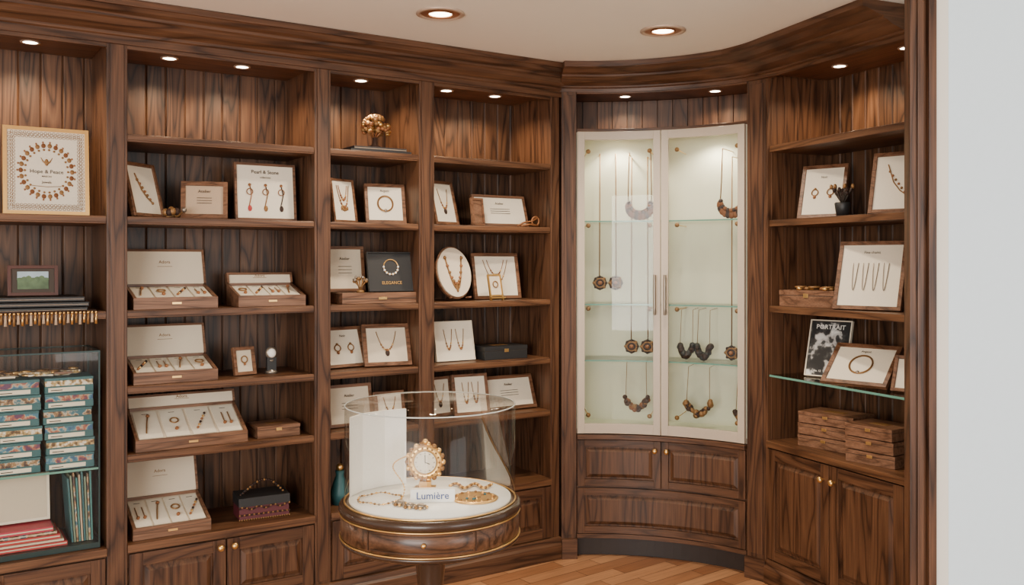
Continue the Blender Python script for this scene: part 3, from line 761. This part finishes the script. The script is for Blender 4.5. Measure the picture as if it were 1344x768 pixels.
# ------------------------------------------------------------------ right bookcase goods
frame(PF, MR, .205, .12, RZ[1], .215, .255, 'earr', yaw=24, lean=16, fw=.016)
frame(PF, MR, .665, .10, RZ[1], .225, .265, 'diag', yaw=24, lean=16, fw=.016)
mb = MB(); mb.M = T((.405, .07, RZ[1]+.0008))
mb.lathe([(0, 0), (.026, 0), (.034, .055), (.031, .06), (.024, .055), (0, .055)], BLK, n=20)
for i in range(22):
    a = i*2.4; l = .026+.010*(i % 3); mb.tube([(0, 0, .05), (l*.4*math.cos(a), l*.4*math.sin(a), .080), (l*math.cos(a), l*math.sin(a), .10+.014*(i % 3))], .0026, INK, 4)
    mb.ball((l*math.cos(a), l*math.sin(a), .10+.014*(i % 3)), (.008, .008, .011), (BEAD, BEAD, DGOLD)[i % 3], 6)
mb.build('small_potted_plant', MR)
def traygold(mb, w, d, h):
    for i in range(22): mb.ball((random.uniform(-w*.38, w*.38), random.uniform(d*.1, d*.8), h+.007), (.016, .010, .009), (GOLD, COP, DGOLD)[i % 3], 6)
    for q in (-1, 0, 1): mb.ring((q*w*.25, d*.4, h+.014), .024, .005, DGOLD, 'xy')
wbox('wooden_keepsake_box', MR, .175, .07, RZ[2], .28, .17, .075, yaw=16, extra=traygold)
frame(PF, MR, .535, .07, RZ[2], .29, .30, 'thin', yaw=22, lean=16, fw=.016)
frame('monochrome_art_book', MR, .205, .15, RG, .20, .265, 'book', yaw=22, lean=16, fm=WHT, inner=BLKP, fw=.005)
frame(PF, MR, .49, .04, RG, .29, .225, 'bracelet', yaw=20, lean=46, fw=.018)
frame(PF, MR, .735, .10, RG, .15, .15, 'necklace', yaw=20, lean=20)
for i in range(3): wbox('wooden_keepsake_box', MR, .275+.006*i, .08, RC+.054*i, .27, .18, .050, yaw=12+2*i)
for i in range(3): wbox('wooden_keepsake_box', MR, .595-.005*i, .035, RC+.054*i, .22, .18, .050, yaw=14-2*i)

# ------------------------------------------------------------------ pedestal display table
PC = (-.272, 3.05)
mb = MB(); mb.M = T((PC[0], PC[1], 0))
mb.lathe([(0, .712), (.262, .712), (.262, .716), (.292, .716), (.300, .708), (.302, .694), (.297, .686), (.290, .683)], PEDD, n=96)
mb.lathe([(.290, .683), (.296, .680), (.296, .612), (.290, .606)], PED, n=96)
mb.lathe([(.290, .606), (.298, .602), (.296, .592), (.275, .582), (.20, .572), (.10, .560), (.060, .54), (.050, .50), (.040, .40), (.045, .25), (.065, .12), (.09, .07), (.20, .04), (.23, .025), (.23, .001), (0, .001)], PEDD, n=96)
for z, r in ((.683, .2975), (.607, .297)): mb.ring((0, 0, z), r, .003, GOLD, 'xy', 96, 6)
for a in (-125, -57): mb.arcbox((0, 0), .294, .2985, a-.4, a+.4, .618, .676, PEDD, 2)
for a0, a1 in ((-123, -59),):
    mb.arcbox((0, 0), .294, .2980, a0, a1, .620, .623, PEDD, 20); mb.arcbox((0, 0), .294, .2980, a0, a1, .671, .674, PEDD, 20)
mb.ball((.006, -.302, .648), .008, GOLD, 10)
mb.lathe([(0, .724), (.268, .724), (.268, .712)], SNOW, n=96)
ped = mb.build('round_display_pedestal')
mb = MB(); mb.M = T((PC[0], PC[1], 0))
mb.lathe([(.283, .717), (.283, 1.024), (.277, 1.033), (.0, 1.036)], GLASS, n=96)
mb.ring((0, 0, 1.030), .2815, .0022, simple('glass_rim', (.55, .58, .55), .1), 'xy', 96, 6); mb.ring((0, 0, .719), .283, .003, GOLD, 'xy', 96, 6)
mb.build('glass_dome', parent=ped)
def P(x, y, z=.7245): return T((PC[0]+x, PC[1]+y, z))
mb = MB(); mb.M = P(0, 0)
pts = [(-.262, -.02), (-.235, .06), (-.17, .125), (-.100, .165)]
for i in range(3):
    (x0, y0), (x1, y1) = pts[i], pts[i+1]; dx, dy = .006, .008
    mb.add([(x0, y0, 0), (x1, y1, 0), (x1-dx, y1+dy, 0), (x0-dx, y0+dy, 0), (x0, y0, .262), (x1, y1, .262), (x1-dx, y1+dy, .262), (x0-dx, y0+dy, .262)],
           [(0, 1, 2, 3), (4, 5, 6, 7), (0, 1, 5, 4), (2, 3, 7, 6), (0, 3, 7, 4), (1, 2, 6, 5)], SNOW)
mb.build('white_display_panel')
mb = MB(); mb.M = P(-.02, .03)
mb.box(-.045, .045, -.03, .03, 0, .012, GOLD); mb.box(-.035, .035, -.022, .022, .012, .022, GOLD); mb.box(-.02, .02, -.012, .012, .022, .04, GOLD)
zc = .105
mb.M = P(-.02, .03, .7245+zc) @ R(90, 'X')
mb.lathe([(0, -.01), (.055, -.01), (.060, 0), (.055, .012), (.040, .014), (.038, .008), (0, .008)], GOLD, n=40)
mb.disc((0, 0), .037, .0095, WHT)
for i in range(18):
    a = 2*math.pi*i/18; mb.ball((.060*math.cos(a), .060*math.sin(a), .002), (.0095, .0095, .008), (GOLD, DGOLD)[i % 2], 8); mb.ball((.048*math.cos(a), .048*math.sin(a), .013), .004, DGOLD, 6)
for i in range(12):
    a = 2*math.pi*i/12; mb.ball((.031*math.cos(a), .031*math.sin(a), .010), .002, INK, 5)
mb.tube([(0, 0, .011), (.0, .024, .011)], .0014, INK, 4); mb.tube([(0, 0, .011), (.016, -.006, .011)], .0014, INK, 4)
mb.ball((0, .068, 0), .010, GOLD, 8)
mb.build('gold_ornamental_clock')
mb = MB(); mb.M = P(.015, -.09) @ R(4, 'Z'); mb.prism([(0, 0), (.045, 0), (.035, .040), (.008, .040)], -.072, .072, SNOW); mb.M = mb.M @ R(-11, 'X'); mb.text('Lumière', .032, 0, -.002, .010, simple('sign_blue', (.03, .06, .22), .5)); mb.build('display_name_sign')
mb = MB(); mb.M = P(.15, -.045); mb.lathe([(0, .0), (.075, 0), (.078, .004), (.070, .007), (.055, .005), (0, .008)], GOLD, n=40)
for i in range(16): a = i*.3927; mb.ball((.063*math.cos(a), .063*math.sin(a), .007), .005, (DGOLD, GOLD)[i % 2], 6)
for i in range(10): mb.ball((random.uniform(-.04, .04), random.uniform(-.04, .04), .007), .005, (TEAL, DGOLD, GOLD)[i % 3], 6)
mb.build('enamelled_gold_dish')
def chain(name, pts, r=.005, mats=(GOLD, SIL), cl=True):
    mb = MB(); mb.M = P(0, 0)
    for i, p in enumerate(pts): mb.ball((p[0], p[1], (p[2] if len(p) > 2 else 0)+r+.0006), (r, r, r*.8), mats[i % len(mats)], 6)
    mb.tube([(p[0], p[1], (p[2] if len(p) > 2 else 0)+r) for p in pts], r*.35, mats[0], 4); return mb.build(name)
chain('pearl_chain_necklace', [(-.16+.07*math.cos(i*.21), -.06+.07*math.sin(i*.21)+.01*math.sin(i)) for i in range(30)], .0045, (GOLD, DGOLD, SIL))
chain('gold_link_necklace', [(.06+.14*i/22, .10+.03*math.sin(i*.6)) for i in range(23)], .007, (GOLD, DGOLD))
chain('gold_chain', [(-.10+.02*math.cos(i*.35), -.02-.05*i/24, max(0, .13*math.cos(i*.075))) for i in range(22)], .003, (GOLD,))
for dx, dy in ((-.05, -.165), (-.085, -.135), (-.015, -.175)):
    mb = MB(); mb.M = P(dx, dy)
    mb.ball((0, 0, .010), (.016, .012, .0095), SIL, 8)
    for i in range(8): a = i*.785; mb.ball((.019*math.cos(a), .015*math.sin(a), .007), .006, (GOLD, SIL, DGOLD)[i % 3], 6)
    mb.build('jewelled_brooch')

# ------------------------------------------------------------------ lamps
def spot(M, x, y, z, e, ang=125, col=(1, .76, .50), r=.02, parent=None, blend=.7, tilt=0):
    l = bpy.data.lights.new('spot', 'SPOT'); l.energy = e; l.spot_size = math.radians(ang); l.spot_blend = blend; l.color = col; l.shadow_soft_size = r
    o = bpy.data.objects.new('downlight_spot', l); scene.collection.objects.link(o); o.matrix_world = M @ T((x, y, z)) @ R(tilt, 'X')
    if parent: o.parent = parent; o.matrix_parent_inverse = parent.matrix_world.inverted()
def puck(M, x, y, z, e, **k):
    mb = MB(); mb.M = T((x, y, z))
    mb.lathe([(.0, -.003), (.026, -.003)], LAMP, n=24); mb.lathe([(.026, -.004), (.034, -.005), (.036, -.0005), (.026, -.0005)], RIM, n=24)
    o = mb.build('recessed_shelf_light', M); spot(M, x, y, z-.012, e, ang=145, parent=o, **k)
ZS = 2.345
for u in (-2.60, -2.31, -1.80, -1.50, -.95, -.50, -.22): puck(ML, u, .16, ZS, 17)
for t in (.28, .66): puck(MR, t, .17, 2.385, 17)
I = Matrix.Identity(4)
for s0 in (.24, .64):
    p = warp(Vector((s0, .19, 0))); puck(T((p.x, p.y, 0)), 0, 0, 2.380, 10)
for s0 in (.215, .645):
    p = warp(Vector((s0, .15, 0))); spot(T((p.x, p.y, 0)), 0, 0, ZT-.03, 10, ang=150, col=(1, .88, .68))
for x, y in ((-.285, 3.64), (.645, 3.907)):
    mb = MB(); mb.M = T((x, y, CEZ))
    mb.lathe([(.095, -.0005), (.097, -.006), (.082, -.010), (.078, -.004)], RIM, n=48)
    mb.lathe([(.078, -.004), (.045, -.003)], LENS, n=48); mb.lathe([(.045, -.004), (.0, -.0045)], LAMP, n=32); mb.ring((0, 0, -.006), .05, .004, COP, 'xy', 32)
    o = mb.build('recessed_ceiling_light'); spot(I, x, y, CEZ-.02, 80, ang=140, parent=o, col=(1, .85, .66), r=.05)

def area(name, loc, target, sx, sy, e, col):
    l = bpy.data.lights.new(name, 'AREA'); l.shape = 'RECTANGLE'; l.size = sx; l.size_y = sy; l.energy = e; l.color = col
    o = bpy.data.objects.new(name, l); scene.collection.objects.link(o); o.location = loc
    o.rotation_euler = (Vector(target)-Vector(loc)).to_track_quat('-Z', 'Y').to_euler()
area('window_daylight', (-1.6, -2.6, 1.5), (.4, 4, 1.7), 3.0, 1.8, 270, (1.0, .97, .92))
area('shopfront_daylight', (3.2, -1.0, 1.4), (-.6, 4, 1.8), 2.0, 1.8, 60, (1.0, .98, .96))

w = bpy.data.worlds.new('World'); scene.world = w; w.use_nodes = True
bg = w.node_tree.nodes['Background']; bg.inputs[0].default_value = (1, .97, .91, 1); bg.inputs[1].default_value = 1.2

cam = bpy.data.cameras.new('Camera'); cam.sensor_width = 36; cam.lens = 1200/1344*36; cam.shift_y = -39/1344; cam.clip_start = .05
co = bpy.data.objects.new('Camera', cam); scene.collection.objects.link(co); co.location = (0, 0, 1.5); co.rotation_euler = (math.pi/2, 0, 0)
scene.camera = co
